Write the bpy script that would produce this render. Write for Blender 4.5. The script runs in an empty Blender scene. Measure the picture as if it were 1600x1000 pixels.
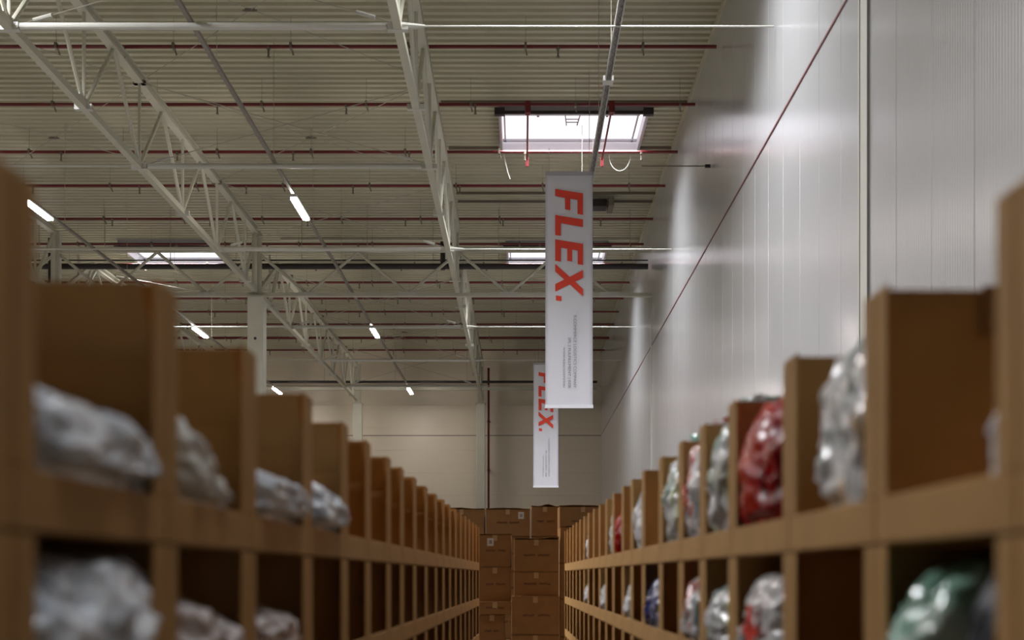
import bpy, math, random
from mathutils import Vector, Matrix, noise
random.seed(7)
SC = bpy.context.scene
C = SC.collection
PI = math.pi
CAM_Z = 1.62

# ------------------------------------------------------------------ camera
cam_data = bpy.data.cameras.new('camera')
cam = bpy.data.objects.new('camera', cam_data); C.objects.link(cam)
cam.location = (0, 0, CAM_Z); cam.rotation_euler = (PI/2, 0, 0)
cam_data.sensor_width = 36; cam_data.lens = 40.5
cam_data.shift_x = -15/1600; cam_data.shift_y = 0.25
cam_data.clip_start = 0.05; cam_data.clip_end = 300
cam_data.dof.use_dof = True
cam_data.dof.focus_distance = 26
cam_data.dof.aperture_fstop = 1.9
SC.camera = cam
# ------------------------------------------------------------------ world, exposure, lamp strengths
w = bpy.data.worlds.new('world'); SC.world = w; w.use_nodes = True
w.node_tree.nodes['Background'].inputs[0].default_value = (0.75, 0.82, 1, 1)
w.node_tree.nodes['Background'].inputs[1].default_value = 0.5
SC.view_settings.view_transform = 'Standard'; SC.view_settings.look = 'None'
SC.view_settings.gamma = 1; SC.view_settings.use_curve_mapping = False
SC.view_settings.exposure = 0.38
SKY_STRENGTH = 0.95          # radiance of the glazing itself
LAMP_STRENGTH = 95.0
HD = 12.82                                   # height of the roof deck
# roof skylights (x0, x1, y0, y1); some are unseen, added only to light the racks
SKY = [(-.5, 2.98, 27.35, 29.85), (-.47, 2.85, 38.4, 40.9), (-13.4, -10.4, 38.4, 40.9), (-.5, 2.98, 15.6, 18.1), (-.5, 2.98, 1.2, 3.7),  # last one is unseen, added over the near bins to brighten them
       (-14.0, -10.4, 14.0, 16.5), (-12.9, -9.4, 13.0, 15.5), (-26.5, -23, 38.4, 40.9), (-26.5, -23, 27.35, 29.85), (-26.5, -23, 14, 16.5)]  # unseen left skylights; second one added as side light on the racks
DAYLIGHT_W = 600.0
for (x0, x1, y0, y1) in SKY:
    ld = bpy.data.lights.new('daylight', 'AREA'); ld.shape = 'RECTANGLE'; ld.size = x1-x0-.1; ld.size_y = y1-y0-.1  # area lamp standing in for daylight, also under the added skylights
    ld.energy = DAYLIGHT_W*{13.0: 3.0, 1.2: .13}.get(y0, 1); ld.color = (.94, .96, 1); ld.spread = math.radians(155 if x0 < -3 and y0 < 20 else (90 if y0 == 1.2 else 112))
    lo = bpy.data.objects.new('daylight', ld); C.objects.link(lo); lo.location = ((x0+x1)/2, (y0+y1)/2, HD-.25)
SC.cycles.use_denoising = True
SC.cycles.max_bounces = 8
SC.cycles.diffuse_bounces = 5
SC.cycles.caustics_reflective = False
SC.cycles.caustics_refractive = False
SC.cycles.sample_clamp_indirect = 6

# ------------------------------------------------------------------ helpers
class MB:
    def __init__(s): s.v = []; s.f = []
    def quad(s, a, b, c, d):
        n = len(s.v); s.v += [tuple(a), tuple(b), tuple(c), tuple(d)]; s.f.append((n, n+1, n+2, n+3)); return s
    def poly(s, pts):
        n = len(s.v); s.v += [tuple(p) for p in pts]; s.f.append(tuple(range(n, n+len(pts)))); return s
    def box(s, x0, x1, y0, y1, z0, z1):
        if x0 > x1: x0, x1 = x1, x0
        if y0 > y1: y0, y1 = y1, y0
        n = len(s.v)
        s.v += [(x0,y0,z0),(x1,y0,z0),(x1,y1,z0),(x0,y1,z0),(x0,y0,z1),(x1,y0,z1),(x1,y1,z1),(x0,y1,z1)]
        s.f += [tuple(n+i for i in q) for q in ((0,3,2,1),(4,5,6,7),(0,1,5,4),(1,2,6,5),(2,3,7,6),(3,0,4,7))]
        return s
    def prism(s, pts, e):
        """closed prism: polygon pts moved by vector e"""
        n = len(s.v); k = len(pts); e = Vector(e)
        s.v += [tuple(Vector(p)) for p in pts] + [tuple(Vector(p)+e) for p in pts]
        s.f.append(tuple(range(n, n+k))); s.f.append(tuple(n+k+i for i in range(k-1, -1, -1)))
        for i in range(k):
            j = (i+1) % k; s.f.append((n+i, n+k+i, n+k+j, n+j))
        return s
    def rod(s, a, b, r, n=8, r2=None, cap=True):
        a = Vector(a); b = Vector(b); d = (b-a).normalized()
        up = Vector((0,0,1)) if abs(d.z) < .95 else Vector((1,0,0))
        u = d.cross(up).normalized(); v = u.cross(d).normalized()
        r2 = r if r2 is None else r2; k = len(s.v)
        off = PI/n if n == 4 else 0
        for P, R in ((a, r), (b, r2)):
            for i in range(n):
                t = 2*PI*i/n + off; s.v.append(tuple(P + (u*math.cos(t) + v*math.sin(t))*R))
        for i in range(n):
            j = (i+1) % n; s.f.append((k+i, k+j, k+n+j, k+n+i))
        if cap:
            s.f.append(tuple(k+i for i in range(n-1, -1, -1))); s.f.append(tuple(k+n+i for i in range(n)))
        return s
    def bar(s, a, b, w_, h_):
        """rectangular bar, w_ sideways, h_ in the up sense"""
        a = Vector(a); b = Vector(b); d = (b-a).normalized()
        up = Vector((0,0,1)) if abs(d.z) < .95 else Vector((0,1,0))
        u = d.cross(up).normalized()*w_/2; v = u.cross(d).normalized()*h_/2
        return s.prism([a-u-v, a+u-v, a+u+v, a-u+v], b-a)
    def path(s, pts, r, n=6):
        for a, b in zip(pts, pts[1:]): s.rod(a, b, r, n)
        return s
def link(name, mb, mat=None, parent=None, smooth=False):
    me = bpy.data.meshes.new(name); me.from_pydata(mb.v, [], mb.f); me.validate()
    if mat: me.materials.append(mat)
    if smooth:
        for p in me.polygons: p.use_smooth = True
    o = bpy.data.objects.new(name, me); C.objects.link(o)
    if parent: o.parent = parent
    return o
def tag(o, label=None, cat=None, group=None, kind=None):
    if label: o['label'] = label
    if cat: o['category'] = cat
    if group: o['group'] = group
    if kind: o['kind'] = kind
    return o
def thing(name, loc, label, cat, group=None, rz=0):
    o = bpy.data.objects.new(name, None); C.objects.link(o); o.location = loc; o.rotation_euler = (0,0,rz)
    o.empty_display_size = .1
    return tag(o, label, cat, group)
def share(name, src, parent, loc=(0,0,0)):
    o = src.copy(); C.objects.link(o); o.name = name; o.parent = parent; o.location = loc; return o
def bevel(o, w_=.004, seg=2):
    m = o.modifiers.new('bevel', 'BEVEL'); m.width = w_; m.segments = seg; m.limit_method = 'ANGLE'; return o
ORD = ['first','second','third','fourth','fifth','sixth','seventh','eighth','ninth','tenth','eleventh','twelfth','thirteenth',
       'fourteenth','fifteenth','sixteenth','seventeenth','eighteenth','nineteenth','twentieth','twenty-first','twenty-second',
       'twenty-third','twenty-fourth','twenty-fifth','twenty-sixth']

# ------------------------------------------------------------------ materials
def mat(name, col, rough=.5, metal=0, spec=.5, coat=0, var=0, vscale=6, bump=0, bscale=40, emit=None, es=0, trans=0, alpha=1, stretch=None):
    m = bpy.data.materials.new(name); m.use_nodes = True
    nt = m.node_tree; b = nt.nodes['Principled BSDF']
    b.inputs['Base Color'].default_value = (*col, 1); b.inputs['Roughness'].default_value = rough
    b.inputs['Metallic'].default_value = metal; b.inputs['Specular IOR Level'].default_value = spec
    b.inputs['Coat Weight'].default_value = coat; b.inputs['Coat Roughness'].default_value = .12
    b.inputs['Alpha'].default_value = alpha
    b.inputs['Transmission Weight'].default_value = trans
    if emit: b.inputs['Emission Color'].default_value = (*emit, 1); b.inputs['Emission Strength'].default_value = es
    if var or bump:
        tc = nt.nodes.new('ShaderNodeTexCoord'); mp = nt.nodes.new('ShaderNodeMapping')
        nt.links.new(tc.outputs['Object'], mp.inputs[0])
        if stretch: mp.inputs['Scale'].default_value = stretch
    if var:
        n = nt.nodes.new('ShaderNodeTexNoise'); n.inputs['Scale'].default_value = vscale; n.inputs['Detail'].default_value = 4
        nt.links.new(mp.outputs[0], n.inputs['Vector'])
        r = nt.nodes.new('ShaderNodeValToRGB'); r.color_ramp.elements[0].position = .3; r.color_ramp.elements[1].position = .7
        r.color_ramp.elements[0].color = (*[c*(1-var) for c in col], 1); r.color_ramp.elements[1].color = (*[min(1,c*(1+var)) for c in col], 1)
        nt.links.new(n.outputs[0], r.inputs[0]); nt.links.new(r.outputs[0], b.inputs['Base Color'])
    if bump:
        n2 = nt.nodes.new('ShaderNodeTexNoise'); n2.inputs['Scale'].default_value = bscale; n2.inputs['Detail'].default_value = 3
        nt.links.new(mp.outputs[0], n2.inputs['Vector'])
        bp = nt.nodes.new('ShaderNodeBump'); bp.inputs['Strength'].default_value = bump; bp.inputs['Distance'].default_value = .01
        nt.links.new(n2.outputs[0], bp.inputs['Height']); nt.links.new(bp.outputs[0], b.inputs['Normal'])
    return m
def card_mat(name, col):
    """kraft cardboard: fibre mottling and faint flute lines"""
    m = mat(name, col, rough=.78, spec=.25, var=.10, vscale=5, bump=.15, bscale=60)
    return m
M = {}
M['card'] = card_mat('kraft_cardboard', (.47, .262, .092))
M['carton'] = card_mat('carton_cardboard', (.31, .16, .062))
M['steel'] = mat('painted_steel', (.50, .485, .39), rough=.38, var=.04, vscale=2)
M['steelw'] = mat('white_steel', (.52, .51, .46), rough=.4, var=.03, vscale=2)
M['conc'] = mat('column_concrete', (.56, .55, .46), rough=.6, var=.05, vscale=1.5, bump=.1)
M['galv'] = mat('galvanised_rail', (.22, .20, .175), rough=.45, metal=.2, var=.1, vscale=3)
M['red'] = mat('red_pipe', (.14, .010, .013), rough=.35, var=.05)
M['dark'] = mat('dark_pipe', (.022, .017, .018), rough=.5)
M['brownmetal'] = mat('brown_fitting', (.17, .14, .105), rough=.5)
M['banner'] = mat('banner_cloth', (.72, .71, .76), rough=.45, var=.025, vscale=1.2, bump=.25, bscale=2.5)
M['hem'] = mat('banner_hem', (.86, .86, .92), rough=.35)
M['bred'] = mat('banner_red', (.80, .055, .025), rough=.5)
M['btext'] = mat('banner_text', (.25, .24, .27), rough=.6)
M['floor'] = mat('concrete_floor', (.20, .185, .165), rough=.45, var=.1, vscale=.4)
M['wallback'] = mat('plain_wall', (.14, .13, .12), rough=.5)
M['wire'] = mat('wire', (.38, .35, .29), rough=.4, metal=.3)
M['ink'] = mat('carton_ink', (.055, .025, .02), rough=.8)
M['label'] = mat('paper_label', (.62, .60, .55), rough=.6)
M['tape'] = mat('parcel_tape', (.50, .33, .17), rough=.25)
M['lampbody'] = mat('lamp_body', (.75, .74, .74), rough=.4)
M['lamp'] = mat('lamp_tube', (.9, .85, .9), emit=(1, .91, .86), es=LAMP_STRENGTH)
M['sky'] = mat('skylight_glazing', (.2, .2, .2), rough=.4, emit=(.93, .92, 1), es=SKY_STRENGTH)
M['curb'] = mat('skylight_frame', (.85, .85, .88), rough=.4)
M['curbout'] = mat('skylight_curb', (.48, .47, .50), rough=.4, metal=.2)
def deck_mat():
    m = mat('roof_deck', (.46, .435, .315), rough=.42, var=.05, vscale=.8, stretch=(.2, 1, 1)); return m
M['deck'] = deck_mat()
def wall_mat(name, col, axis, rough, aniso=0.0):
    m = mat(name, col, rough=rough, spec=.6, var=.012, vscale=.7)
    nt = m.node_tree; b = nt.nodes['Principled BSDF']
    tc = nt.nodes.new('ShaderNodeTexCoord')
    wv = nt.nodes.new('ShaderNodeTexWave'); wv.wave_type = 'BANDS'; wv.bands_direction = axis; wv.inputs['Scale'].default_value = 5.2
    nt.links.new(tc.outputs['Object'], wv.inputs['Vector'])
    bp = nt.nodes.new('ShaderNodeBump'); bp.inputs['Strength'].default_value = .35; bp.inputs['Distance'].default_value = .008
    nt.links.new(wv.outputs['Fac'], bp.inputs['Height']); nt.links.new(bp.outputs[0], b.inputs['Normal'])
    if aniso:
        b.inputs['Anisotropic'].default_value = aniso
        tg = nt.nodes.new('ShaderNodeTangent'); tg.direction_type = 'RADIAL'; tg.axis = 'Z'
        nt.links.new(tg.outputs[0], b.inputs['Tangent'])
    return m
M['wallside'] = wall_mat('coated_wall_panel', (.56, .56, .57), 'Y', .34, .75)
wb = M['wallside'].node_tree.nodes['Principled BSDF']; wb.inputs['Metallic'].default_value = .3; wb.inputs['Coat Weight'].default_value = 1; wb.inputs['Coat Roughness'].default_value = .2; wb.inputs['Anisotropic Rotation'].default_value = 0.0
M['wallend'] = wall_mat('end_wall_panel', (.72, .64, .51), 'Z', .35)
M['joint'] = mat('red_brown_joint', (.13, .035, .035), rough=.5)
M['jointgrey'] = mat('seam_grey', (.25, .22, .18), rough=.5)

# ------------------------------------------------------------------ setting
XW, YE, XL, YB = 3.95, 57.0, -38.0, -12.0
def A(h): return CAM_Z + h
tag(link('floor', MB().box(XL, XW, YB, YE, -.1, 0), M['floor']), 'grey concrete warehouse floor', 'floor', kind='structure')
# right wall: vertical sandwich panels, pitch 1.05 m with grooved joints
mb = MB(); prof = []
y = YB
while y < YE-.01:
    y2 = min(y+1.05, YE)
    prof += [(0, y+.006), (0, y2-.008), (.002, y2-.005), (.008, y2-.002), (.008, y2+.002), (.002, y2+.004)]
    y = y2
for (xa, ya), (xb, yb) in zip(prof, prof[1:]):
    mb.quad((XW+xa, ya, 0), (XW+xb, yb, 0), (XW+xb, yb, HD+.3), (XW+xa, ya, HD+.3))
mb.box(XW+.03, XW+.15, YB, YE+.15, 0, HD+.3)
tag(link('wall_right', mb, M['wallside']), 'glossy grey coated panel wall', 'wall', kind='structure')
mb = MB(); z = 0; prof = []
while z < HD+.2:
    z2 = z+1.12
    prof += [(0, z+.012), (0, z2-.012), (.012, z2-.004), (.012, z2+.004)]; z = z2
for (ya, za), (yb, zb) in zip(prof, prof[1:]):
    mb.quad((XL, YE+ya, za), (XW, YE+ya, za), (XW, YE+yb, zb), (XL, YE+yb, zb))
mb.box(XL, XW, YE+.03, YE+.15, 0, HD+.3)
tag(link('wall_end', mb, M['wallend']), 'beige end wall of horizontal panels', 'wall', kind='structure')
tag(link('wall_left', MB().box(XL-.15, XL, YB, YE, 0, HD+.3), M['wallback']), kind='structure')
tag(link('wall_back', MB().box(XL, XW, YB-.15, YB, 0, HD+.3), M['wallback']), kind='structure')
# skylight openings
# corrugated roof deck, ribs running across the hall
def deck_rows(mb, x0, x1, y0, y1):
    p = .26; k0 = math.floor(y0/p)-1; pts = []
    k = k0
    while k*p < y1+p:
        b0 = k*p
        pts += [(b0, 0), (b0+.12, 0), (b0+.145, .06), (b0+.235, .06)]; k += 1
    # clip
    out = []
    for (a, za), (b, zb) in zip(pts, pts[1:]):
        lo, hi = max(a, y0), min(b, y1)
        if hi <= lo+1e-6: continue
        f = lambda t: za+(zb-za)*(t-a)/(b-a)
        mb.quad((x0, lo, HD+f(lo)), (x0, hi, HD+f(hi)), (x1, hi, HD+f(hi)), (x1, lo, HD+f(lo)))
    return out
ys = sorted({YB, YE} | {s[2] for s in SKY} | {s[3] for s in SKY})
mb = MB()
for y0, y1 in zip(ys, ys[1:]):
    cuts = sorted([(s[0], s[1]) for s in SKY if s[2] <= y0+1e-6 and s[3] >= y1-1e-6])
    x = XL
    for a, b in cuts: deck_rows(mb, x, a, y0, y1); x = b
    deck_rows(mb, x, XW, y0, y1)
tag(link('ceiling', mb, M['deck']), 'beige corrugated steel roof deck', 'ceiling', kind='structure')
for i, (x0, x1, y0, y1) in enumerate(SKY):  # also builds the unseen skylights added for light
    o = bpy.data.objects.new('window_%d' % (i+1), None); C.objects.link(o); o.location = ((x0+x1)/2, (y0+y1)/2, HD)
    tag(o, ['large roof skylight with white frame above the front banner', 'roof skylight behind the front banner', 'roof skylight seen through the left truss'][i] if i < 3 else None, kind='structure')
    cx, cy = (x1-x0)/2, (y1-y0)/2
    c = MB(); t = .05; zb, zt = -.24, .12
    for (a, b, c_, d) in ((-cx-t, cx+t, -cy-t, -cy), (-cx-t, cx+t, cy, cy+t), (-cx-t, -cx, -cy, cy), (cx, cx+t, -cy, cy)):
        c.box(a, b, c_, d, zb, zt)
    link('curb', c, M['curbout'], o)
    f = MB(); t2 = .02
    for (a, b, c_, d) in ((-cx, cx, -cy, -cy+t2), (-cx, cx, cy-t2, cy), (-cx, -cx+t2, -cy+t2, cy-t2), (cx-t2, cx, -cy+t2, cy-t2)):
        f.box(a, b, c_, d, zb+.01, zt-.02)
    link('window_lining', f, M['curb'], o)
    link('pane', MB().box(-cx+t2, cx-t2, -cy+t2, cy-t2, zt-.06, zt-.04), M['sky'], o)
    g = MB()
    g.box(-cx+t2, cx-t2, cy-.22, cy-.12, .0, .05); g.box(-cx+.06, -cx+.10, -cy+.05, cy-.1, .0, .05); g.box(cx-.16, cx-.12, -cy+.05, cy-.1, .0, .05)
    link('sash_bar', g, M['curbout'], o)
    if i < 4:
        h = MB()
        h.rod((-cx+.1, -cy+.65, .0), (cx-.1, -cy+.65, .0), .012, 6)
        for s in (-1, 1): h.bar((s*.18, -cy+.65, .0), (s*.13, -cy+1.15, -.05), .025, .025)
        h.bar((-.16, -cy+.85, -.02), (.16, -cy+.85, -.02), .02, .02); h.bar((-.15, -cy+1.0, -.035), (.15, -cy+1.0, -.035), .02, .02)
        for xx in (-cx+.9, cx-.9): h.box(xx-.03, xx+.03, -cy+.6, -cy+.7, -.03, .05)
        link('opener', h, M['galv'], o)
        k = MB(); 
        for s in (-1, 1): k.box(s*(cx+.02)-.12, s*(cx+.02)+.12, -cy-.16, -cy-.03, -.30, -.14)
        k.box(-cx, cx, -cy-.12, -cy-.06, -.27, -.2)
        link('bracket', k, M['dark'], o)
# trimmer angles framing roof openings
trims = [(27.15, -1.9, XW), (30.05, -1.9, XW), (33.6, -1.9, 3.9), (34.35, -1.9, 3.9), (38.2, -8, 3.9), (41.1, -8, 3.9), (18.3, -8, 3.9)]
for i, (yy, a, b) in enumerate(trims):
    tag(link('trim_%d' % (i+1), MB().box(a, b, yy-.03, yy+.03, HD-.07, HD-.001), M['brownmetal'] if i not in (4, 5) else M['steel']), kind='structure')
tag(link('trim_8', MB().box(XW-.05, XW-.002, YB, YE, HD-.14, HD-.002), M['deck']), kind='structure')
# horizontal panel joint, red-brown, along both walls
tag(link('trim_9', MB().box(XW-.012, XW, YB, YE, A(7.0)-.015, A(7.0)+.015), M['joint']), kind='structure')
tag(link('trim_10', MB().box(XL, XW-.012, YE-.012, YE, A(6.95)-.022, A(6.95)+.022), M['jointgrey']), kind='structure')
# flat vertical cover strip on the right wall
tag(link('trim_11', MB().box(XW-.02, XW-.0, 13.08, 13.42, 0, HD-.15).box(XW-.03, XW-.018, 13.08, 13.12, 0, HD-.15).box(XW-.03, XW-.018, 13.38, 13.42, 0, HD-.15), M['steelw']), kind='structure')
# smoke vent motor beside the banner
v = thing('vent_motor', (2.4, 34.0, HD-.16), 'dark boxy vent motor on the roof deck right of the front banner', 'vent')
link('motor_housing', MB().box(-.5, .1, -.25, .25, -.2, 0), M['dark'], v); link('motor_bracket', MB().box(.14, .3, -.4, .4, -.22, 0), M['brownmetal'], v)

# ------------------------------------------------------------------ trusses
HL, HU = A(8.54), A(10.35)
TX = [(-1.92, 'central'), (-7.96, 'left'), (-14.0, 'far left'), (-20.0, 'leftmost')]
def truss(x, y0, y1, lower, hu, up0, up1, label):
    t = thing('roof_truss', (x, (y0+y1)/2, HL), label, 'roof truss', 'steel roof trusses')
    yc = (y0+y1)/2
    P = lambda yy, h: (0, yy-yc, h-HL)
    link('bottom_chord', MB().bar(P(y0, HL), P(y1, HL), .13, .13), M['steel'], t)
    c = MB(); c.bar(P(up0, hu+.09), P(up1, hu+.09), .18, .02); c.bar(P(up0, hu-.09), P(up1, hu-.09), .18, .02); c.bar(P(up0, hu), P(up1, hu), .02, .18)
    link('top_chord', c, M['steel'], t)
    for n in lower:
        link('web_bar', MB().rod(P(n, HL), P(n, min(hu, hu)), .035, 8), M['steel'], t)
        gp = MB(); gp.bar(P(n-.22, HL+.1), P(n+.22, HL+.1), .015, .16); gp.box(-.16, .16, n-yc-.05, n-yc+.05, -.07, .03)
        link('gusset_plate', gp, M['steelw'], t)
    ups = sorted([up0] + [(a+b)/2 for a, b in zip(lower, lower[1:])] + [up1])
    for a, b in zip(lower, lower[1:]):
        m_ = (a+b)/2
        for q in (a, b):
            link('web_bar', MB().rod(P(q, HL), P(m_, hu-.05), .042, 8), M['steel'], t)
    link('web_bar', MB().rod(P(lower[0], HL), P(up0, hu-.05), .045, 8), M['steel'], t)
    link('web_bar', MB().rod(P(lower[-1], HL), P(up1, hu-.05), .05, 8), M['steel'], t)
    for yy in (y0, y1):
        u = up0 if yy == y0 else up1
        link('end_post', MB().bar(P(yy+(0 if True else 0), HL), P(u, hu), .09, .12), M['steel'], t)
    return t
LN = [14.85, 17.9, 20.95, 24.0, 27.05, 30.1, 33.15]
LF = [36.4, 39.5, 42.55, 45.6, 48.65, 51.7, 54.2]
for x, nm in TX:
    truss(x, 13.65, 34.5, LN, HU, 13.65, 34.5, 'pale steel %s roof truss, near span ending at the cross girder' % nm)
    truss(x, 34.8, 55.6, LF, A(10.15), 37.6, 55.4, 'pale steel %s roof truss, far span running to the end wall' % nm)

# cross girder over the columns
g = thing('cross_girder', (-9, 34.65, A(8.54)), 'pale lattice girder crossing the hall above the white column', 'girder')
gl = HL-.08
link('bottom_chord', MB().box(-11.8, 12.9, -.09, .09, -.14, -.04), M['steel'], g)
for xx in (-5.0, 1.04): link('end_post', MB().box(xx-.13, xx+.13, -.085, .085, -.04, 1.8), M['steel'], g)
link('top_chord', MB().box(-11.8, 12.9, -.07, .07, 1.2, 1.34), M['steel'], g)
k = -20.0+1.5-.02
xs = [-20.0 + 3.02*i for i in range(8)]
xs = [-13.98+1.51+3.02*i-6.04 for i in range(8)]
for xx in xs:
    for s in (-1, 1):
        if xx+s*1.51 < 3.9:
            link('web_bar', MB().rod((xx+9, 0, -.06), (xx+s*1.51+9, 0, 1.2), .045, 8), M['steel'], g)
    link('gusset_plate', MB().box(xx+9-.28, xx+9+.28, -.10, -.09, -.14, -.02), M['steelw'], g)

# columns
def column(x, y_, wd, label, top, hole=False):
    t = thing('steel_column', (x, y_, 0), label, 'column')
    o = link('shaft', MB().box(-wd/2, wd/2, -wd/2, wd/2, 0, top), M['conc'], t); bevel(o, .015)
    link('cap_plate', MB().box(-wd/2-.03, wd/2+.03, -wd/2-.03, wd/2+.03, top, top+.03), M['steel'], t)
    if y_ > 40: link('head_post', MB().box(-.14, .14, -.1, .1, top+.03, A(10.3)), M['steel'], t)
    if hole: link('socket', MB().rod((0, -wd/2-.004, A(7.1)), (0, -wd/2+.01, A(7.1)), .045, 12), M['dark'], t)
HC = A(8.36)
column(-7.96, 34.65, .47, 'broad pale column carrying the cross girder, left of centre', HC, True)
column(-14.0, 34.65, .47, 'pale column at the far left under the cross girder', HC)
column(-7.96, 56.0, .42, 'pale column at the end wall under the left truss', HC)
column(-1.98, 56.0, .42, 'pale column at the end wall beside the vertical red pipe', HC)
column(-14.0, 56.0, .42, 'pale column at the end wall far left', HC)
tag(link('trim_12', MB().box(XW-.03, XW, 34.9, 35.0, 0, HL), M['steelw']), kind='structure')

# tie tubes and tie rods across at bottom-chord level
TYS = [17.9, 24.0, 30.1, 39.5, 45.6, 51.7]
ORDN = ['nearest', 'second nearest', 'third nearest', 'fourth nearest', 'fifth nearest', 'farthest']
for i, yy in enumerate(TYS):
    t = thing('tie_tube', (-4.94, yy, HL), 'pale round tie tube between the left and central trusses, %s of six' % ORDN[i], 'tie tube', 'tie tubes between trusses')
    link('tube', MB().rod((-2.85, 0, 0), (2.85, 0, 0), .055, 12), M['steelw'], t, smooth=False)
    for s in (-1, 1): link('end_bracket', MB().box(s*2.86, s*2.97, -.06, .06, -.045, .045), M['steelw'], t)
    if i != 1:
        t = thing('tie_rod', (1, yy, HL), 'thin white tie rod from central truss to right wall, %s of five' % ORDN[i if i == 0 else i-1].replace('farthest', 'farthest'), 'tie rod', 'tie rods to the right wall')
        link('rod', MB().rod((-2.85, 0, 0), (2.92, 0, 0), .014, 8), M['steelw'], t)
        link('end_bracket', MB().rod((-2.87, 0, 0), (-2.5, 0, 0), .07, 8, .025), M['steelw'], t)
    t = thing('tie_rod', (-10.98, yy, HL), 'thin pale tie rod between the far left and left trusses, %s of six' % ORDN[i], 'tie rod', 'tie rods left of the left truss')
    link('rod', MB().rod((-2.9, 0, 0), (2.9, 0, 0), .02 if i != 0 else .04, 8), M['steelw'], t)
t = thing('wall_tie', (3.0, 24.0, HL), 'short dark tie rod with a knob reaching the right wall', 'tie rod')
link('rod', MB().rod((-.5, 0, 0), (.93, 0, 0), .012, 6), M['brownmetal'], t); link('knob', MB().rod((.82, 0, 0), (.93, 0, 0), .04, 8), M['dark'], t)
# crossed sway rods in the vertical plane between trusses, with turnbuckles
for i, yy in enumerate(TYS):
    for s in (-1, 1):
        t = thing('sway_brace', (-4.94, yy+.05*s, HL), 'thin white sway rod rising to the %s at the %s tie tube' % ('left' if s < 0 else 'right', ORDN[i]), 'brace', 'sway rods above the tie tubes')
        a = Vector((-s*2.9, 0, .05)); b = Vector((s*2.9, 0, 1.7))
        link('rod', MB().rod(a, b, .009, 6), M['wire'], t)
        p = a.lerp(b, .04); q = a.lerp(b, .09)
        link('turnbuckle', MB().rod(p, q, .035, 8), M['steelw'], t)
# crossed wind rods in the roof plane between top chords
k = 0
for (xa, xb, nm) in ((-7.96, -1.92, 'left and central'), (-14.0, -7.96, 'far left and left')):
    for j, (ya, yb) in enumerate(((17.9, 24.0), (24.0, 30.1), (39.5, 45.6), (45.6, 51.7))):
        t = thing('wind_brace', ((xa+xb)/2, (ya+yb)/2, A(10.3)), 'crossed thin roof rods between %s trusses, %s bay from the camera' % (nm, ORD[j]), 'brace', 'roof wind bracing')
        hx, hy = (xb-xa)/2, (yb-ya)/2
        for s in (-1, 1): link('rod', MB().rod((-hx, -s*hy, s*.012), (hx, s*hy, s*.012), .008, 6), M['wire'], t)
        link('cross_clamp', MB().rod((-.09, 0, -.01), (.09, 0, -.01), .03, 6).box(-.13, .13, -.02, .02, -.03, -.01), M['brownmetal'], t)
        for sx in (-1, 1):
            for sy in (-1, 1): link('end_clamp', MB().box(sx*hx-.04-sx*.08, sx*hx+.04-sx*.08, sy*hy-.05, sy*hy+.05, -.06, .02), M['brownmetal'], t)

# ------------------------------------------------------------------ sprinkler pipes
PZ = [20.4, 23.07, 25.9, 28.8, 31.3, 34.2, 36.8, 39.2, 41.6, 44.0, 46.2, 48.5, 51.3, 54.05]
HP = A(10.6)
spr_src = clamp_src = None
for i, yy in enumerate(PZ):
    r = .037 if i != 12 else .06
    t = thing('sprinkler_pipe', (-12, yy, HP), 'dark red sprinkler pipe running across the roof, %s from the camera' % ORD[i], 'sprinkler pipe', 'red sprinkler pipes')
    link('pipe', MB().rod((-15, 0, 0), (15.9, 0, 0), r, 10), M['red'], t)
    off = (i*1.13) % 2.9
    n = 0; x = -14.5+off
    while x < 15.6:
        if -815 < (x-12)*1800/yy < 330:
            if spr_src is None:
                spr_src = link('sprinkler_head', MB().rod((0, 0, -.03), (0, 0, -.2), .02, 8).rod((0, 0, -.2), (0, 0, -.215), .035, 8).rod((0, 0, .0), (0, 0, -.06), .04, 8), M['brownmetal'], t); spr_src.location = (x, 0, 0)
            else: share('sprinkler_head', spr_src, t, (x, 0, 0))
        x += 2.9
    x = -14.9+off
    while x < 15.6:
        if -815 < (x-12)*1800/yy < 330:
            if clamp_src is None:
                clamp_src = link('hanger', MB().rod((0, 0, .05), (0, 0, .60), .004, 6).box(-.025, .025, -.055, .055, -.055, .07).bar((0, .05, .0), (.03, .12, -.12), .03, .02), M['brownmetal'], t); clamp_src.location = (x, 0, 0)
            else: share('hanger', clamp_src, t, (x, 0, 0))
        x += 2.35
# branch pipes under the first skylight
for xx, nm in ((.14, 'left'), (2.03, 'right')):
    t = thing('branch_pipe', (xx, 25.9, HP), 'bright red branch pipe below the big skylight, %s one' % nm, 'sprinkler pipe')
    link('pipe', MB().rod((0, .05, -.08), (0, 3.2, -.08), .025, 8), M['red'], t)
    link('elbow', MB().rod((0, 0, .06), (0, 0, -.2), .07, 10).box(-.05, .05, -.05, .25, -.14, -.02), M['red'], t)
    link('sprinkler_head', MB().rod((0, 3.2, -.04), (0, 3.2, -.26), .04, 10), M['red'], t)
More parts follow.
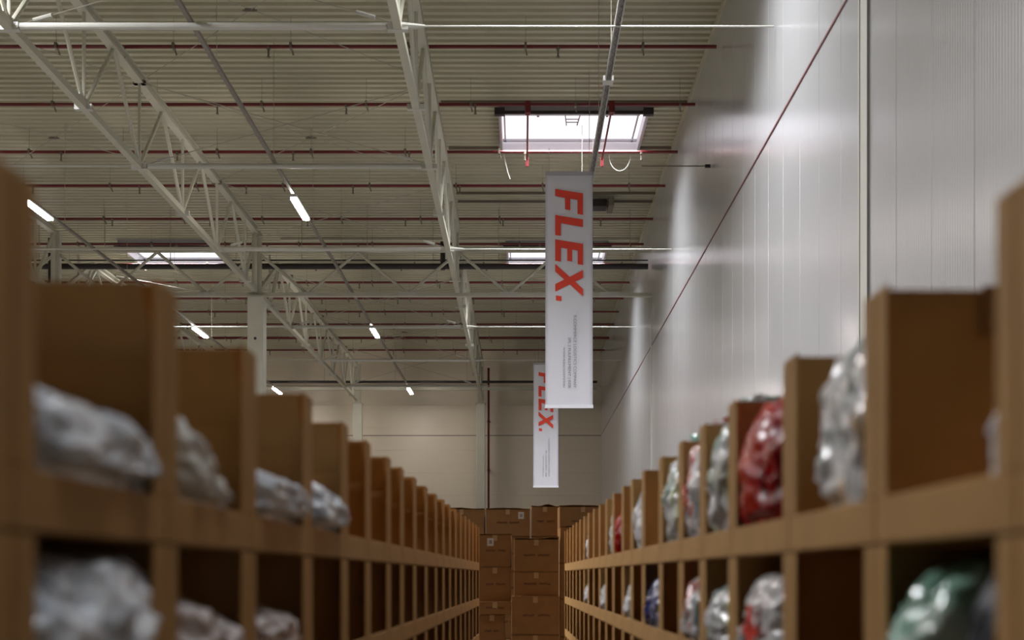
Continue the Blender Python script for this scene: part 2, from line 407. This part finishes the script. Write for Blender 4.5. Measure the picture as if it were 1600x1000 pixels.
# big dark main and its riser
t = thing('main_pipe', (-8, 35.1, A(9.43)), 'thick black pipe running level across the hall behind the girder', 'pipe')
link('pipe', MB().rod((-8.5, 0, 0), (11.85, 0, 0), .085, 14), M['dark'], t)
link('conduit', MB().rod((-8.5, 0, .19), (11.85, 0, .19), .02, 8), M['dark'], t)
link('riser', MB().rod((5.6, 0, -.1), (5.6, 0, .75), .075, 12), M['dark'], t)
link('riser', MB().rod((-6.35, 0, -.5), (-6.35, 0, .85), .075, 12), M['dark'], t)
for j in range(10):
    link('hanger', MB().rod((-7+2*j+.3, -.0, -.1), (-7+2*j+.3, 0, 1.75), .012, 6), M['wire'], t)
t = thing('main_pipe', (-8, 54.9, A(9.25)), 'thin black pipe running level high on the end wall', 'pipe')
link('pipe', MB().rod((-18, 0, 0), (11.6, 0, 0), .06, 10), M['dark'], t)
for j in range(8): link('hanger', MB().rod((-15+3.4*j, 0, 0), (-15+3.4*j, 0, 1.9), .012, 6), M['wire'], t)
t = thing('edge_beam', (-8, 55.3, A(9.0)), 'beige horizontal edge beam below the black pipe at the end wall', 'beam')
link('beam_body', MB().box(-18, 11.6, -.06, .06, -.08, .06), M['steel'], t)
t = thing('drain_pipe', (-1.62, 56.5, 0), 'dark red vertical pipe beside the end wall column', 'pipe')
link('pipe', MB().rod((0, 0, 0), (0, 0, A(10.2)), .055, 10), M['red'], t)
for j in range(4): link('pipe_clip', MB().box(-.08, .08, 0, .48, 2+2.4*j, 2.05+2.4*j), M['brownmetal'], t)

# ------------------------------------------------------------------ lamps on trunking rails
HR = A(8.54)+.06
YL = [13.3, 26.85, 40.5, 53.3]
LX = [(-5.16, 'centre-left'), (-11.3, 'left'), (-17.4, 'third'), (-23.5, 'fourth')]
for x, nm in LX:
    t = thing('trunking_rail', (x, 26, HR+.03), 'long grey trunking rail carrying the %s lamp row' % nm, 'rail', 'lamp trunking rails')
    link('rail', MB().box(-.035, .035, -27, 28.2, -.01, .05), M['galv'], t)
    for yy in (13, 17.4, 19.5, 24, 28.5, 33, 37.5, 42, 46.5, 51): link('hanging_wire', MB().rod((0, yy-26, .04), (0, yy-26, HD-HR-.035), .006, 5), M['wire'], t)
    for j, yy in enumerate(YL):
        lab = 'lit linear lamp on the %s rail, %s from the camera' % (nm, ORD[j])
        t = thing('linear_lamp', (x, yy, HR), lab, 'lamp', 'linear lamps under the roof')
        link('lamp_housing', MB().box(-.075, .075, -.80, .80, -.03, .02), M['lampbody'], t)
        o = link('lamp_tube', MB().box(-.07, .07, -.76, .76, -.08, -.03), M['lamp'], t)
t = thing('trunking_rail', (1.5, 30, HR), 'grey ladder-like rail from which both banners hang', 'rail')
mb = MB(); mb.box(-.055, -.035, -24, 24.5, -.03, .04); mb.box(.035, .055, -24, 24.5, -.03, .04); mb.box(-.035, .035, -24, 24.5, .025, .03)
M['galvlight'] = mat('galvanised_channel', (.40, .38, .36), rough=.4, metal=.2)
link('rail', mb, M['galvlight'], t)
mb = MB(); n = 0
for j in range(321):
    x = -.034 if j % 2 else .034; yy = -23.9+.15*j
    mb.v += [(x, yy-.03, -.01), (x, yy+.03, -.01)]
    if j: mb.f.append((2*j-2, 2*j-1, 2*j+1, 2*j))
link('rail_lattice', mb, M['galv'], t)
for j in range(14): link('hanging_wire', MB().rod((0, -20+3.1*j, .04), (0, -20+3.1*j, HD-HR-.005), .007, 5), M['wire'], t)
for j, yy in enumerate((20.0,)): link('coupling', MB().box(-.09, .09, yy-30-.1, yy-30+.1, -.04, .05), M['steelw'], t)

# loose white cable loops under the first skylight
def loop(pts, label):
    me = MB().path(pts, .011, 5); o = link('cable_loop', me, M['steelw']); tag(o, label, 'cable')
cyl = lambda cx, cy, r, h: [(cx+r*math.cos(a), cy, A(11.0)-h*(1-abs(math.cos(a)))**.5) for a in [PI*i/10 for i in range(11)]]
loop([(2.55-.28+.28*(1-math.cos(PI*i/12)), 29.95, A(10.95)-.42*math.sin(PI*i/12)) for i in range(13)], 'white cable loop hanging from the right corner of the big skylight')
loop([(-.45, 29.95, A(10.95)), (-.42, 29.95, A(10.75)), (-.36, 29.95, A(10.5)), (-.3, 29.95, A(10.32))], 'white cable end hanging from the left corner of the big skylight')

# ------------------------------------------------------------------ banners
FL = [[(125,158),(322,190),(322,342),(283,335),(283,235),(232,227),(232,308),(195,302),(195,221),(125,208)],
      [(125,342),(322,375),(322,427),(165,400),(165,490),(125,484)],
      [(125,515),(322,547),(322,697),(285,691),(285,594),(245,587),(245,672),(210,667),(210,582),(165,574),(165,672),(125,666)],
      [(125,688),(214,775),(322,733),(322,787),(252,808),(322,866),(322,918),(208,822),(125,884),(125,832),(172,800),(125,742)],
      [(130,912),(170,918),(170,952),(130,946)]]
FL[3] = None
def banner(x0, y_, label, seed, wm=1.0, hm=4.96):
    ztop = HR-.08
    t = thing('hanging_banner', (x0+wm/2, y_, ztop), label, 'banner', 'white hanging banners')
    # gently waving cloth
    mb = MB(); nx, nz = 12, 50; th = .004
    def wave(u, v): return .009*math.sin(u*7+v*3+seed)*(.4+v) + .006*math.sin(v*9+seed*2)
    rows = []
    for sgn in (0, 1):
        for j in range(nz+1):
            for i in range(nx+1):
                u, v = i/nx, j/nz
                mb.v.append((-wm/2+wm*u, wave(u, v)+sgn*th, -hm*v))
    W_ = nx+1; N = W_*(nz+1)
    for j in range(nz):
        for i in range(nx):
            a = j*W_+i; mb.f.append((a, a+W_, a+W_+1, a+1)); mb.f.append((N+a, N+a+1, N+a+W_+1, N+a+W_))
    for j in range(nz):
        for i in (0, nx):
            a = j*W_+i; mb.f.append((a, a+W_, N+a+W_, N+a))
    cloth = link('banner_cloth', mb, M['banner'], t, smooth=True)
    link('top_sleeve', MB().box(-wm/2-.005, wm/2+.005, -.025, .025, -.07, .0), M['curbout'], t)
    link('bottom_sleeve', MB().box(-wm/2-.01, wm/2+.01, -.02, .028, -hm-.02, -hm+.05), M['hem'], t)
    for s in (-.42, .46): link('hanging_cord', MB().rod((s, 0, 0), (s, 0, .10 if s > 0 else .5), .006, 5), M['wire'], t)
    if True:
        # letters, in units taken along the cloth: 336 units = 1 m
        def P(x, y): 
            u = (x-55)/336; v = (y-36)/336
            return (u-wm/2, v)
        def flat(poly):
            q = [P(*p) for p in poly]
            return q
        def add(mb, poly):
            q = flat(poly); 
            yf = -.026
            mb.prism([(a, yf, -b) for a, b in q], (0, .003, 0))
        names = ['F', 'L', 'E', 'X', 'dot']
        for k, poly in enumerate(FL):
            m2 = MB()
            if k == 3:
                add(m2, [(125,688),(125,742),(322,918),(322,866)]); add(m2, [(322,733),(322,787),(125,884),(125,832)])
                n = len(m2.v)//2
                for q in range(n, 2*n): m2.v[q] = (m2.v[q][0], m2.v[q][1]-.0006, m2.v[q][2])
            else: add(m2, poly)
            link('red_letter', m2, M['bred'], t)
        # small print, three lines reading downwards, ends aligned
        def text(s, xc, ya, yb, hgt):
            cu = bpy.data.curves.new('small_print', 'FONT'); cu.body = s; cu.size = 1; cu.align_x = 'LEFT'
            o = bpy.data.objects.new('small_print', cu); C.objects.link(o)
            bpy.context.view_layer.update()
            wd = o.dimensions.x or 1
            (ua, va), (_, vb) = P(xc, ya), P(xc, yb)
            dg = bpy.context.evaluated_depsgraph_get(); me = bpy.data.meshes.new_from_object(o.evaluated_get(dg))
            bpy.data.objects.remove(o)
            sx = (vb-va)/wd; sy = hgt/.70
            for v in me.vertices:
                x, y = v.co.x, v.co.y
                zz = va+x*sx
                v.co = (ua+y*sy, -.024, -zz)
            me.materials.clear(); me.materials.append(M['btext'])
            ob = bpy.data.objects.new('small_print', me); C.objects.link(ob); ob.parent = t
        # pixel rows 490-603 of the photo -> crop units (y-260)*4.55
        text('E-COMMERCE LOGISTICS COMPANY', (896.2-840)*4.55, (491-260)*4.55, (603.5-260)*4.55, .058)
        text('3PL | FULFILLMENT | B2B', (887.6-840)*4.55, (525-260)*4.55, (603.5-260)*4.55, .058)
        text('WWW.FLEXLOGISTICS.EU', (879.8-840)*4.55, (541-260)*4.55, (603.5-260)*4.55, .040)
    return t
banner(.50, 24.3, 'long white banner with red FLEX. lettering, hanging nearest the camera', .3)
banner(.47, 46.1, 'smaller looking white banner with red FLEX. lettering, hanging behind the front one', 2.0)

# ------------------------------------------------------------------ cardboard bin racks
FH = .335
ROWB = [A(.054)-FH*i for i in range(5)]           # bottoms, top row first
ROWH = [.411, FH-.004, FH-.004, FH-.004, FH-.004]
ROWN = ['top', 'second', 'third', 'fourth', 'bottom']
LB = [.80, 1.31, 1.84, 2.36, 2.95, 3.50, 3.97, 4.50, 4.93, 5.42, 5.95, 6.5]
while LB[-1] < 10.8: LB.append(LB[-1]+.49)
RB = [.84, 1.36, 1.88, 2.45, 3.07, 3.54, 3.98, 4.5, 5.07, 5.54, 5.97, 6.5, 6.97]
while RB[-1] < 11.5: RB.append(RB[-1]+.50)
T = .006; DEP = .42; FLG = .055; LIP = .072
RACK = {'left': (-1, -.6, .0183), 'right': (1, .6, -.0128)}
def bin_box(side, k, row, y0, y1, content):
    s, X0, sl = RACK[side]
    L = y1-y0-.004; h = ROWH[row]; rz = -math.atan(sl)
    ct = ', holding %s' % content if content else ''
    lab = ('%s rack bin with %s, %s row, %s from camera' % (side, content.split(' ',1)[1], ROWN[row], ORD[k])) if content else 'empty cardboard bin, %s row of the %s rack, %s from the camera' % (ROWN[row], side, ORD[k])
    t = thing('cardboard_bin', (X0+sl*y0, y0, ROWB[row]), lab, 'bin', 'cardboard bins of the %s rack' % side, rz)
    fine = y0 < 7.5 and row < 3
    rnd = random.Random(k*31+row*7+(1 if s > 0 else 0))
    b = MB()
    b.box(0, s*DEP, 0, L, 0, T)
    b.box(s*(DEP-T), s*DEP, 0, L, T, h)
    b.box(s*T, s*(DEP-T), 0, T, T, h); b.box(s*T, s*(DEP-T), L-T, L, T, h)
    lip = MB(); lip.box(0, s*T, 0, L, T*.5, LIP)
    fa = MB(); fa.box(0, s*T, 0, FLG, LIP, h-.002); fb = MB(); fb.box(0, s*T, L-FLG, L, LIP, h-.002)
    # folded return of the lip and flanges, a double layer of board
    lip.box(s*T, s*2.2*T, FLG*.4, L-FLG*.4, T, LIP-.004)
    if fine:
        link('bin_body', b, M['card'], t)
        bevel(link('front_lip', lip, M['card'], t), .002, 1)
        bevel(link('side_flange', fa, M['card'], t), .002, 1); bevel(link('side_flange', fb, M['card'], t), .002, 1)
        if side == 'right' and k == 1 and row == 0:
            link('folded_tab', MB().box(s*.17, s*.30, L-T-.012, L-T-.004, h-.075, h+.004), M['carton'], t)
        if row == 0 and side == 'left':
            f = .125+.03*rnd.random()
            link('folded_flap', MB().prism([(s*T*1.2, L-T-.10, h-.022), (s*DEP, L-T-.10, h-.022), (s*DEP, L-T-.004, h-f), (s*T*1.2, L-T-.004, h-f)], (0, -.004, 0)), M['card'], t)
    else:
        for q in (lip, fa, fb):
            n = len(b.v); b.v += q.v; b.f += [tuple(n+i for i in f) for f in q.f]
        link('bin_body', b, M['card'], t)
    return t

CONT = {}     # (side, k, row) -> content phrase
BAGS = []     # placed after the bins
def bag(side, k, row, phrase, mats, z0=0, z1=.3, ya=.05, yb=.95, xa=-.02, xb=.34, slope=0, seed=0, style='pillow', panel=None):
    CONT[(side, k, row)] = CONT.get((side, k, row), phrase)
    BAGS.append(dict(side=side, k=k, row=row, phrase=phrase, mats=mats, z0=z0, z1=z1, ya=ya, yb=yb, xa=xa, xb=xb, slope=slope, seed=seed, style=style, panel=panel))

def poly_mat(name, cols, rough=.16, scale=7, bump=.9, stretch=None, coat=.6, spec=.5):
    m = bpy.data.materials.new(name); m.use_nodes = True; nt = m.node_tree; b = nt.nodes['Principled BSDF']
    tc = nt.nodes.new('ShaderNodeTexCoord'); mp = nt.nodes.new('ShaderNodeMapping'); nt.links.new(tc.outputs['Object'], mp.inputs[0])
    if stretch: mp.inputs['Scale'].default_value = stretch
    n = nt.nodes.new('ShaderNodeTexNoise'); n.inputs['Scale'].default_value = scale; n.inputs['Detail'].default_value = 3; n.inputs['Distortion'].default_value = 1.2
    nt.links.new(mp.outputs[0], n.inputs['Vector'])
    r = nt.nodes.new('ShaderNodeValToRGB'); nt.links.new(n.outputs[0], r.inputs[0])
    el = r.color_ramp.elements; k = len(cols)
    while len(el) < k: el.new(.5)
    for i, c in enumerate(cols):
        el[i].position = .38+.24*i/max(1, k-1); el[i].color = (*c, 1)
    nt.links.new(r.outputs[0], b.inputs['Base Color'])
    b.inputs['Specular IOR Level'].default_value = spec
    b.inputs['Roughness'].default_value = rough; b.inputs['Coat Weight'].default_value = coat; b.inputs['Coat Roughness'].default_value = .08
    n2 = nt.nodes.new('ShaderNodeTexVoronoi'); n2.inputs['Scale'].default_value = 19
    nt.links.new(mp.outputs[0], n2.inputs['Vector'])
    bp = nt.nodes.new('ShaderNodeBump'); bp.inputs['Strength'].default_value = bump; bp.inputs['Distance'].default_value = .012
    nt.links.new(n2.outputs[0], bp.inputs['Height']); nt.links.new(bp.outputs[0], b.inputs['Normal'])
    return m
WHT = (.72, .75, .78)
P_ = {
 'silver': poly_mat('silver_polybag', [(.30,.34,.38), (.70,.78,.86), (.90,.95,.99)]),
 'pinkish': poly_mat('pinkish_polybag', [(.16,.09,.07), (.55,.46,.43), (.80,.76,.76)]),
 'cream': poly_mat('cream_polybag', [(.30,.28,.22), (.66,.64,.54), (.78,.78,.72)]),
 'red': poly_mat('red_polybag', [(.10,.002,.005), (.30,.003,.008), (.38,.004,.010), (.50,.04,.012)], scale=3, coat=.0, spec=.3, rough=.24, bump=.5),
 'white': poly_mat('white_polybag', [(.42,.40,.40), (.70,.70,.70), (.80,.80,.80)]),
 'whiteyellow': poly_mat('white_yellow_polybag', [(.70,.38,.06), (.80,.78,.76), (.86,.86,.86), (.35,.38,.36)], scale=6, stretch=(1,1,.4)),
 'green': poly_mat('green_polybag', [(.22,.46,.36), (.36,.62,.50), (.62,.76,.68)], scale=5),
 'whitegreen': poly_mat('white_green_polybag', [(.38,.50,.20), (.72,.73,.74), (.74,.74,.76), (.28,.40,.34)], scale=5, stretch=(1,1,.4)),
 'mixed': poly_mat('mixed_print_polybag', [(.10,.22,.30), (.70,.69,.68), (.72,.71,.71), (.50,.06,.03)], scale=5, stretch=(1,1,.5)),
 'black': poly_mat('black_polybag', [(.008,.01,.012), (.02,.022,.03)], rough=.5, coat=0, spec=.3),
 'blue': poly_mat('blue_white_polybag', [(.02,.04,.16), (.04,.07,.25), (.62,.62,.64)], scale=4, stretch=(1,1,.3)),
}
# left rack
bag('left',1,0,'a crumpled silvery plastic bag','silver', z1=.20, xa=-.03, ya=.0, yb=1.08, slope=.0, seed=1)
bag('left',1,1,'a full silvery plastic bag','silver', z1=.328, xa=-.03, ya=.0, yb=1.06, seed=2)
bag('left',2,0,'a cream plastic bag leaning down','cream', z1=.30, xa=-.02, yb=1.0, slope=-.22, seed=3)
bag('left',2,1,'a pinkish plastic bag','pinkish', z1=.28, xa=-.02, ya=0, yb=1.06, slope=-.06, seed=4)
bag('left',3,0,'a low slumped silvery bag','silver', z1=.215, xa=-.05, yb=1.05, slope=-.06, seed=5)
bag('left',3,1,'a pale pinkish bag','pinkish', z1=.22, xa=-.02, ya=0, yb=1.05, seed=6)
bag('left',4,0,'a silvery bag spilling over the lip','silver', z1=.25, xa=-.05, ya=.0, yb=1.05, slope=-.1, seed=7)
# right rack
bag('right',1,0,'a white plastic bag at its near side','white', z1=.27, ya=.03, yb=.33, xa=.02, seed=8, style='tall')
bag('right',1,1,'a green plastic bag','green', z1=.31, ya=.42, yb=1.0, xa=-.01, seed=9, style='tall')
bag('right',1,1,'a black plastic bag','black', z1=.32, ya=.02, yb=.44, xa=.0, seed=10, style='tall')
bag('right',2,0,'a white and yellow plastic bag','whiteyellow', z1=.415, ya=-.05, yb=.86, xa=.0, seed=11, style='tall')
bag('right',3,0,'a shiny red plastic bag','red', z1=.385, ya=.0, yb=1.04, xa=-.02, seed=13, style='tall')
bag('right',3,1,'a white bag printed with a red figure','white', z1=.30, ya=.0, yb=1.04, xa=-.015, seed=14, style='tall', panel='red')
bag('right',4,0,'a white bag with green print','whitegreen', z1=.42, ya=.0, yb=1.0, xa=-.015, seed=15, style='tall')
bag('right',4,1,'a white and pale green bag','whitegreen', z1=.28, ya=.0, yb=1.0, xa=-.02, seed=16, style='tall')
bag('right',5,0,'a white bag with red and blue print','mixed', z1=.42, ya=.0, yb=1.0, xa=-.015, seed=17, style='tall')
bag('right',5,1,'a white bag with red print','mixed', z1=.30, ya=.0, yb=1.0, xa=-.02, seed=18, style='tall')
bag('right',6,0,'a white and mint plastic bag','whitegreen', z1=.43, ya=.0, yb=1.0, xa=-.015, seed=19, style='tall')
bag('right',8,0,'a grey and white plastic bag','white', z1=.40, ya=.0, yb=1.0, xa=-.015, seed=20, style='tall')
bag('right',7,1,'a blue and white bag','blue', z1=.30, ya=.0, yb=1.0, xa=-.02, seed=21, style='tall')
bag('right',9,1,'a white plastic bag with a red edge','white', z1=.27, ya=.1, yb=.9, xa=-.02, seed=22, style='tall')
bag('right',10,0,'a red and white shiny bag','red', z1=.34, ya=.05, yb=.9, xa=-.02, seed=23, style='tall')
bag('right',11,0,'a white glinting plastic bag','white', z1=.40, ya=.1, yb=.8, xa=.0, seed=24, style='tall')
bag('right',12,1,'a pale plastic bag','white', z1=.26, ya=.1, yb=.9, xa=-.02, seed=25, style='tall')
bag('right',15,0,'a white plastic sleeve','white', z1=.33, ya=.1, yb=.8, xa=-.01, seed=26, style='tall')
bag('right',15,1,'a small white bag','white', z1=.27, ya=.1, yb=.9, xa=-.02, seed=27, style='tall')
bag('right',8,2,'a white crumpled bag','white', z1=.25, ya=.1, yb=.9, xa=-.01, seed=28, style='tall')

for side, BB in (('left', LB), ('right', RB)):
    for k, (a, b) in enumerate(zip(BB, BB[1:])):
        for row in range(5): bin_box(side, k, row, a, b, CONT.get((side, k, row)))

def build_bag(d):
    s, X0, sl = RACK[d['side']]; BB = LB if d['side'] == 'left' else RB
    y0, y1 = BB[d['k']], BB[d['k']+1]; L = y1-y0
    near = y0 < 4.6
    sub = 5 if near else 4
    import bmesh
    bm = bmesh.new(); bmesh.ops.create_icosphere(bm, subdivisions=sub, radius=1)
    ya, yb = d['ya']*L+.012, d['yb']*L-.012
    xa, xb = d['xa'], d['xb']; hz = d['z1']-d['z0']-.008
    tall = d['style'] == 'tall'; off = Vector((d['seed']*3.7, d['seed']*1.3, 0))
    for v in bm.verts:
        p = v.co.copy()
        e = 4.2 if tall else 3.6
        m_ = (abs(p.x)**e+abs(p.y)**e+abs(p.z)**e)**(1/e)
        p /= m_
        q = p*1.5+off
        n1 = noise.noise(q*1.2); n2 = abs(noise.noise(q*2.6+Vector((5,0,0)))); n3 = abs(noise.noise(q*6.0))
        p *= 1-.20*n2-.05*n3+.10*n1
        if tall:
            t_ = (p.z+1)/2
            p.x *= 1-.22*max(0, t_-.55)/.45*(.8+.4*noise.noise(q)); p.y *= 1-.12*t_
            if t_ > .8: p.z += .10*noise.noise(Vector((p.x*4, p.y*4, d['seed'])))
        x = xa+(xb-xa)*(p.x+1)/2; yy = ya+(yb-ya)*(p.y+1)/2; z = d['z0']+hz*(max(-1, p.z)+1)/2
        z += d['slope']*((p.y+1)/2)*((p.z+1)/2)
        # cloth sinks onto the bin bottom and stays behind the lip
        if z < .09: x = max(x, .018)
        x = max(x, .018) if z < LIP+.012 else x
        if yy < FLG+.005 or yy > L-FLG-.012: x = max(x, .016)
        yy = min(max(yy, .012), L-.02)
        v.co = (s*x, yy, max(z, .008)+0.0)
    me = bpy.data.meshes.new('plastic_bag'); bm.to_mesh(me); bm.free()
    for p in me.polygons: p.use_smooth = True
    me.materials.append(P_[d['mats']])
    nm = 'plastic_bag'
    t = thing(nm, (X0+sl*y0, y0, ROWB[d['row']]), '%s, %s row of %s rack, %s bin along' % (d['phrase'].split(' ', 1)[1] if d['phrase'].startswith('a ') else d['phrase'], ROWN[d['row']], d['side'], ORD[d['k']]), 'bag', 'plastic bags in the %s rack' % d['side'], -math.atan(sl))
    o = bpy.data.objects.new('bag_film', me); C.objects.link(o); o.parent = t
    if tall and near:
        # gathered neck of the bag
        cx, cy, zt = (xa+xb)/2, (ya+yb)/2, d['z1']
        m2 = MB(); n = 10
        fz = [0, .03, .055]
        for j, (h, rr) in enumerate(((-.05, .07), (0, .03), (.035, .055))):
            for i in range(n):
                a = 2*PI*i/n; r = rr*(1+.35*math.sin(i*2.7+j))
                m2.v.append((s*(cx*.6+.03+r*math.cos(a)), cy+r*math.sin(a)*1.3, zt+h))
        for j in range(2):
            for i in range(n):
                i2 = (i+1) % n; m2.f.append((j*n+i, j*n+i2, (j+1)*n+i2, (j+1)*n+i))
        m2.f.append(tuple(range(2*n, 3*n)))
        if d['seed'] in (11, 15, 17, 19):
            link('gathered_neck', m2, P_['green' if d['seed'] in (11, 19) else d['mats']], t, smooth=True)
    if d['panel']:
        # printed red figure on the film: body, arms and legs as flat print
        m3 = MB(); cy, cz = L*.5, .13; xx = s*(xa-.004)
        for (dy, dz, a, b) in ((0, .05, .025, .03), (0, 0, .035, .045), (-.05, .02, .03, .012), (.05, .02, .03, .012), (-.02, -.06, .012, .03), (.02, -.06, .012, .03)):
            m3.box(xx-.001, xx+.001, cy+dy-a, cy+dy+a, cz+dz-b, cz+dz+b)
        link('red_print', m3, M['bred'], t)
for d in BAGS: build_bag(d)

# ------------------------------------------------------------------ cartons stacked across the end of the aisle
def carton(px0, px1, pt, pb, yf, dep, label, group, text=True, sticker=False, tilt=0, tone='carton', flap=.03):
    """front face given by what it spans at distance yf"""
    k = yf/1800
    x0, x1 = (px0-815)*k, (px1-815)*k; zt, zb = CAM_Z+(900-pt)*k, CAM_Z+(900-pb)*k
    W_, H_ = x1-x0, zt-zb
    t = thing('carton', ((x0+x1)/2, yf, zb), label, 'carton', group, tilt)
    rnd = random.Random(px0*3+pt)
    b = MB(); b.box(-W_/2, W_/2, 0, dep, 0, H_-.006)
    o = link('carton_body', b, M[tone], t); bevel(o, .006)
    # closed top flaps, slightly sprung and bent
    f = MB(); n = 8
    for (ya, yb) in ((-.004, dep/2-.004), (dep/2+.004, dep+.002)):
        base = len(f.v)
        for zz in (0, .005):
            for i in range(n+1):
                u = i/n; lift = flap*(noise.noise(Vector((u*2.5, px0*.1, ya)))+.35)
                f.v.append((-W_/2+W_*u, ya, H_-.006+zz+max(0, lift))); f.v.append((-W_/2+W_*u, yb, H_-.004+zz))
        m_ = (n+1)*2
        for i in range(n):
            a = base+2*i
            f.f.append((a, a+1, a+3, a+2)); f.f.append((a+m_, a+m_+2, a+m_+3, a+m_+1)); f.f.append((a, a+2, a+m_+2, a+m_)); f.f.append((a+1, a+m_+1, a+m_+3, a+3))
    link('top_flaps', f, M[tone], t)
    link('tape_strip', MB().box(-.025, .025, -.0015, 0, H_-.07, H_-.006), M['tape'], t)
    if text:
        m3 = MB(); cz = H_*.5; lw = min(.27, W_*.56); x = -lw/2
        while x < lw/2:
            g = rnd.choice((.012, .016, .02))
            if abs(x) > .012: 
                for (a, b_, c, d) in ((0, .25, 0, 1), (.75, 1, 0, 1), (.2, .8, rnd.choice((0, .4, .75)), .25)):
                    m3.box(x+g*a, x+g*b_, -.0012, -.0002, cz-.011+.022*c*.98, cz-.011+.022*min(1, c+d))
            x += g+.005
        link('printed_text', m3, M['ink'], t)
    if sticker:
        sx = W_*sticker-W_/2
        link('paper_label', MB().box(sx-.035, sx+.035, -.0016, -.0002, H_-.125, H_-.04), M['label'], t)
        ring = MB()
        for (a, b_, c, d) in ((-.014, .014, .010, .016), (-.014, .014, -.016, -.010), (.008, .014, -.016, .016), (-.014, .002, -.003, .003)):
            ring.box(sx+a, sx+b_, -.0022, -.0016, H_-.083+c, H_-.083+d)
        link('label_mark', ring, M['ink'], t)
    return t
GR = 'cartons stacked at the end of the aisle'
# rear, higher row
yr = 14.3
carton(686, 756.5, 795, 837, yr, .5, 'brown carton at the left end of the rear row', GR, True)
carton(759, 828, 795, 838, yr, .5, 'brown carton with a paper label at its top corner, second in the rear row', GR, True, .80)
carton(830, 873, 791, 838, yr-.05, .5, 'narrow brown carton in the middle of the rear row', GR, True)
carton(874, 948, 791, 838, yr-.3, .5, 'brown carton at the right end of the rear row', GR, True, tilt=.06)
k = yr/1800
def stack_under(px0, px1, ptop, yf, dep, name):
    """cartons below, down to the floor"""
    k = yf/1800; z = CAM_Z+(900-ptop)*k; n = max(1, round(z/.40)); h = z/n
    for i in range(n):
        zt = z-h*i-.002; zb = z-h*(i+1)
        carton(px0, px1, 900-(zt-CAM_Z)/k, 900-(zb-CAM_Z)/k, yf, dep, '%s, %s below the top one' % (name, ORD[i]), GR, True, flap=.0)
stack_under(686, 756.5, 837.3, yr, .5, 'carton in the rear left stack')
stack_under(759, 828, 838.3, yr, .5, 'carton in the rear second stack')
stack_under(830, 873, 838.3, yr-.05, .5, 'carton in the narrow rear stack')
stack_under(874, 948, 838.3, yr-.3, .5, 'carton in the rear right stack')
# front stacks
yf = 12.5
def column_of(px0, px1, tops, bottom_h, yf, dep, labels, stick={}, tilt=0, inset={}):
    k = yf/1800
    for i, (a, b) in enumerate(zip(tops, tops[1:])):
        p0, p1 = inset.get(i, (px0, px1))
        fw = .09 if p0 != px0 or i == 2 and px0 == 748 else 0
        if px0 == 803 and i >= 2: fw = .08
        carton(p0, p1, a, b-.4, yf-fw, dep, labels[i], GR, True, stick.get(i, False), tilt=(tilt if i % 2 else -tilt), flap=.03 if i == 0 else 0)
floor_px = 900+CAM_Z*1800/yf
def lev(*t):
    t = list(t)
    while floor_px-t[-1] > 75: t.append(t[-1]+58)
    t[-1] = floor_px
    return t
tl = lev(835, 886, 940, 960, 1012)
nm = ['front left carton with a white paper label, top of its stack', 'front left carton below the labelled one', 'thin front left carton second from visible bottom',
      'narrow front left carton near the floor']+['front left stack carton low behind the rack end, level %s' % ORD[i] for i in range(6)]
column_of(748, 798.5, tl, 0, yf, .42, nm, {0: .36}, .015, {3: (748, 789)})
tm = lev(842, 893.5, 931.5, 992, 1052)
nm = ['front middle carton with faint print, top of its stack', 'front middle carton, second from the top of its stack', 'wide dark front middle carton with pale top edge',
      'front middle carton under the wide dark one']+['front middle stack carton near the floor, level %s' % ORD[i] for i in range(6)]
column_of(803, 873, tm, 0, yf-.1, .42, nm, {}, .012, {2: (799, 874), 3: (799, 874)})
tr = lev(823, 880, 936, 995)
nm = ['tall front right carton with lit edges behind the right rack end', 'front right carton, second from the top', 'front right carton, third from the top']+['front right stack carton low down, level %s' % ORD[i] for i in range(6)]
column_of(875, 925, tr, 0, yf+.15, .42, nm)
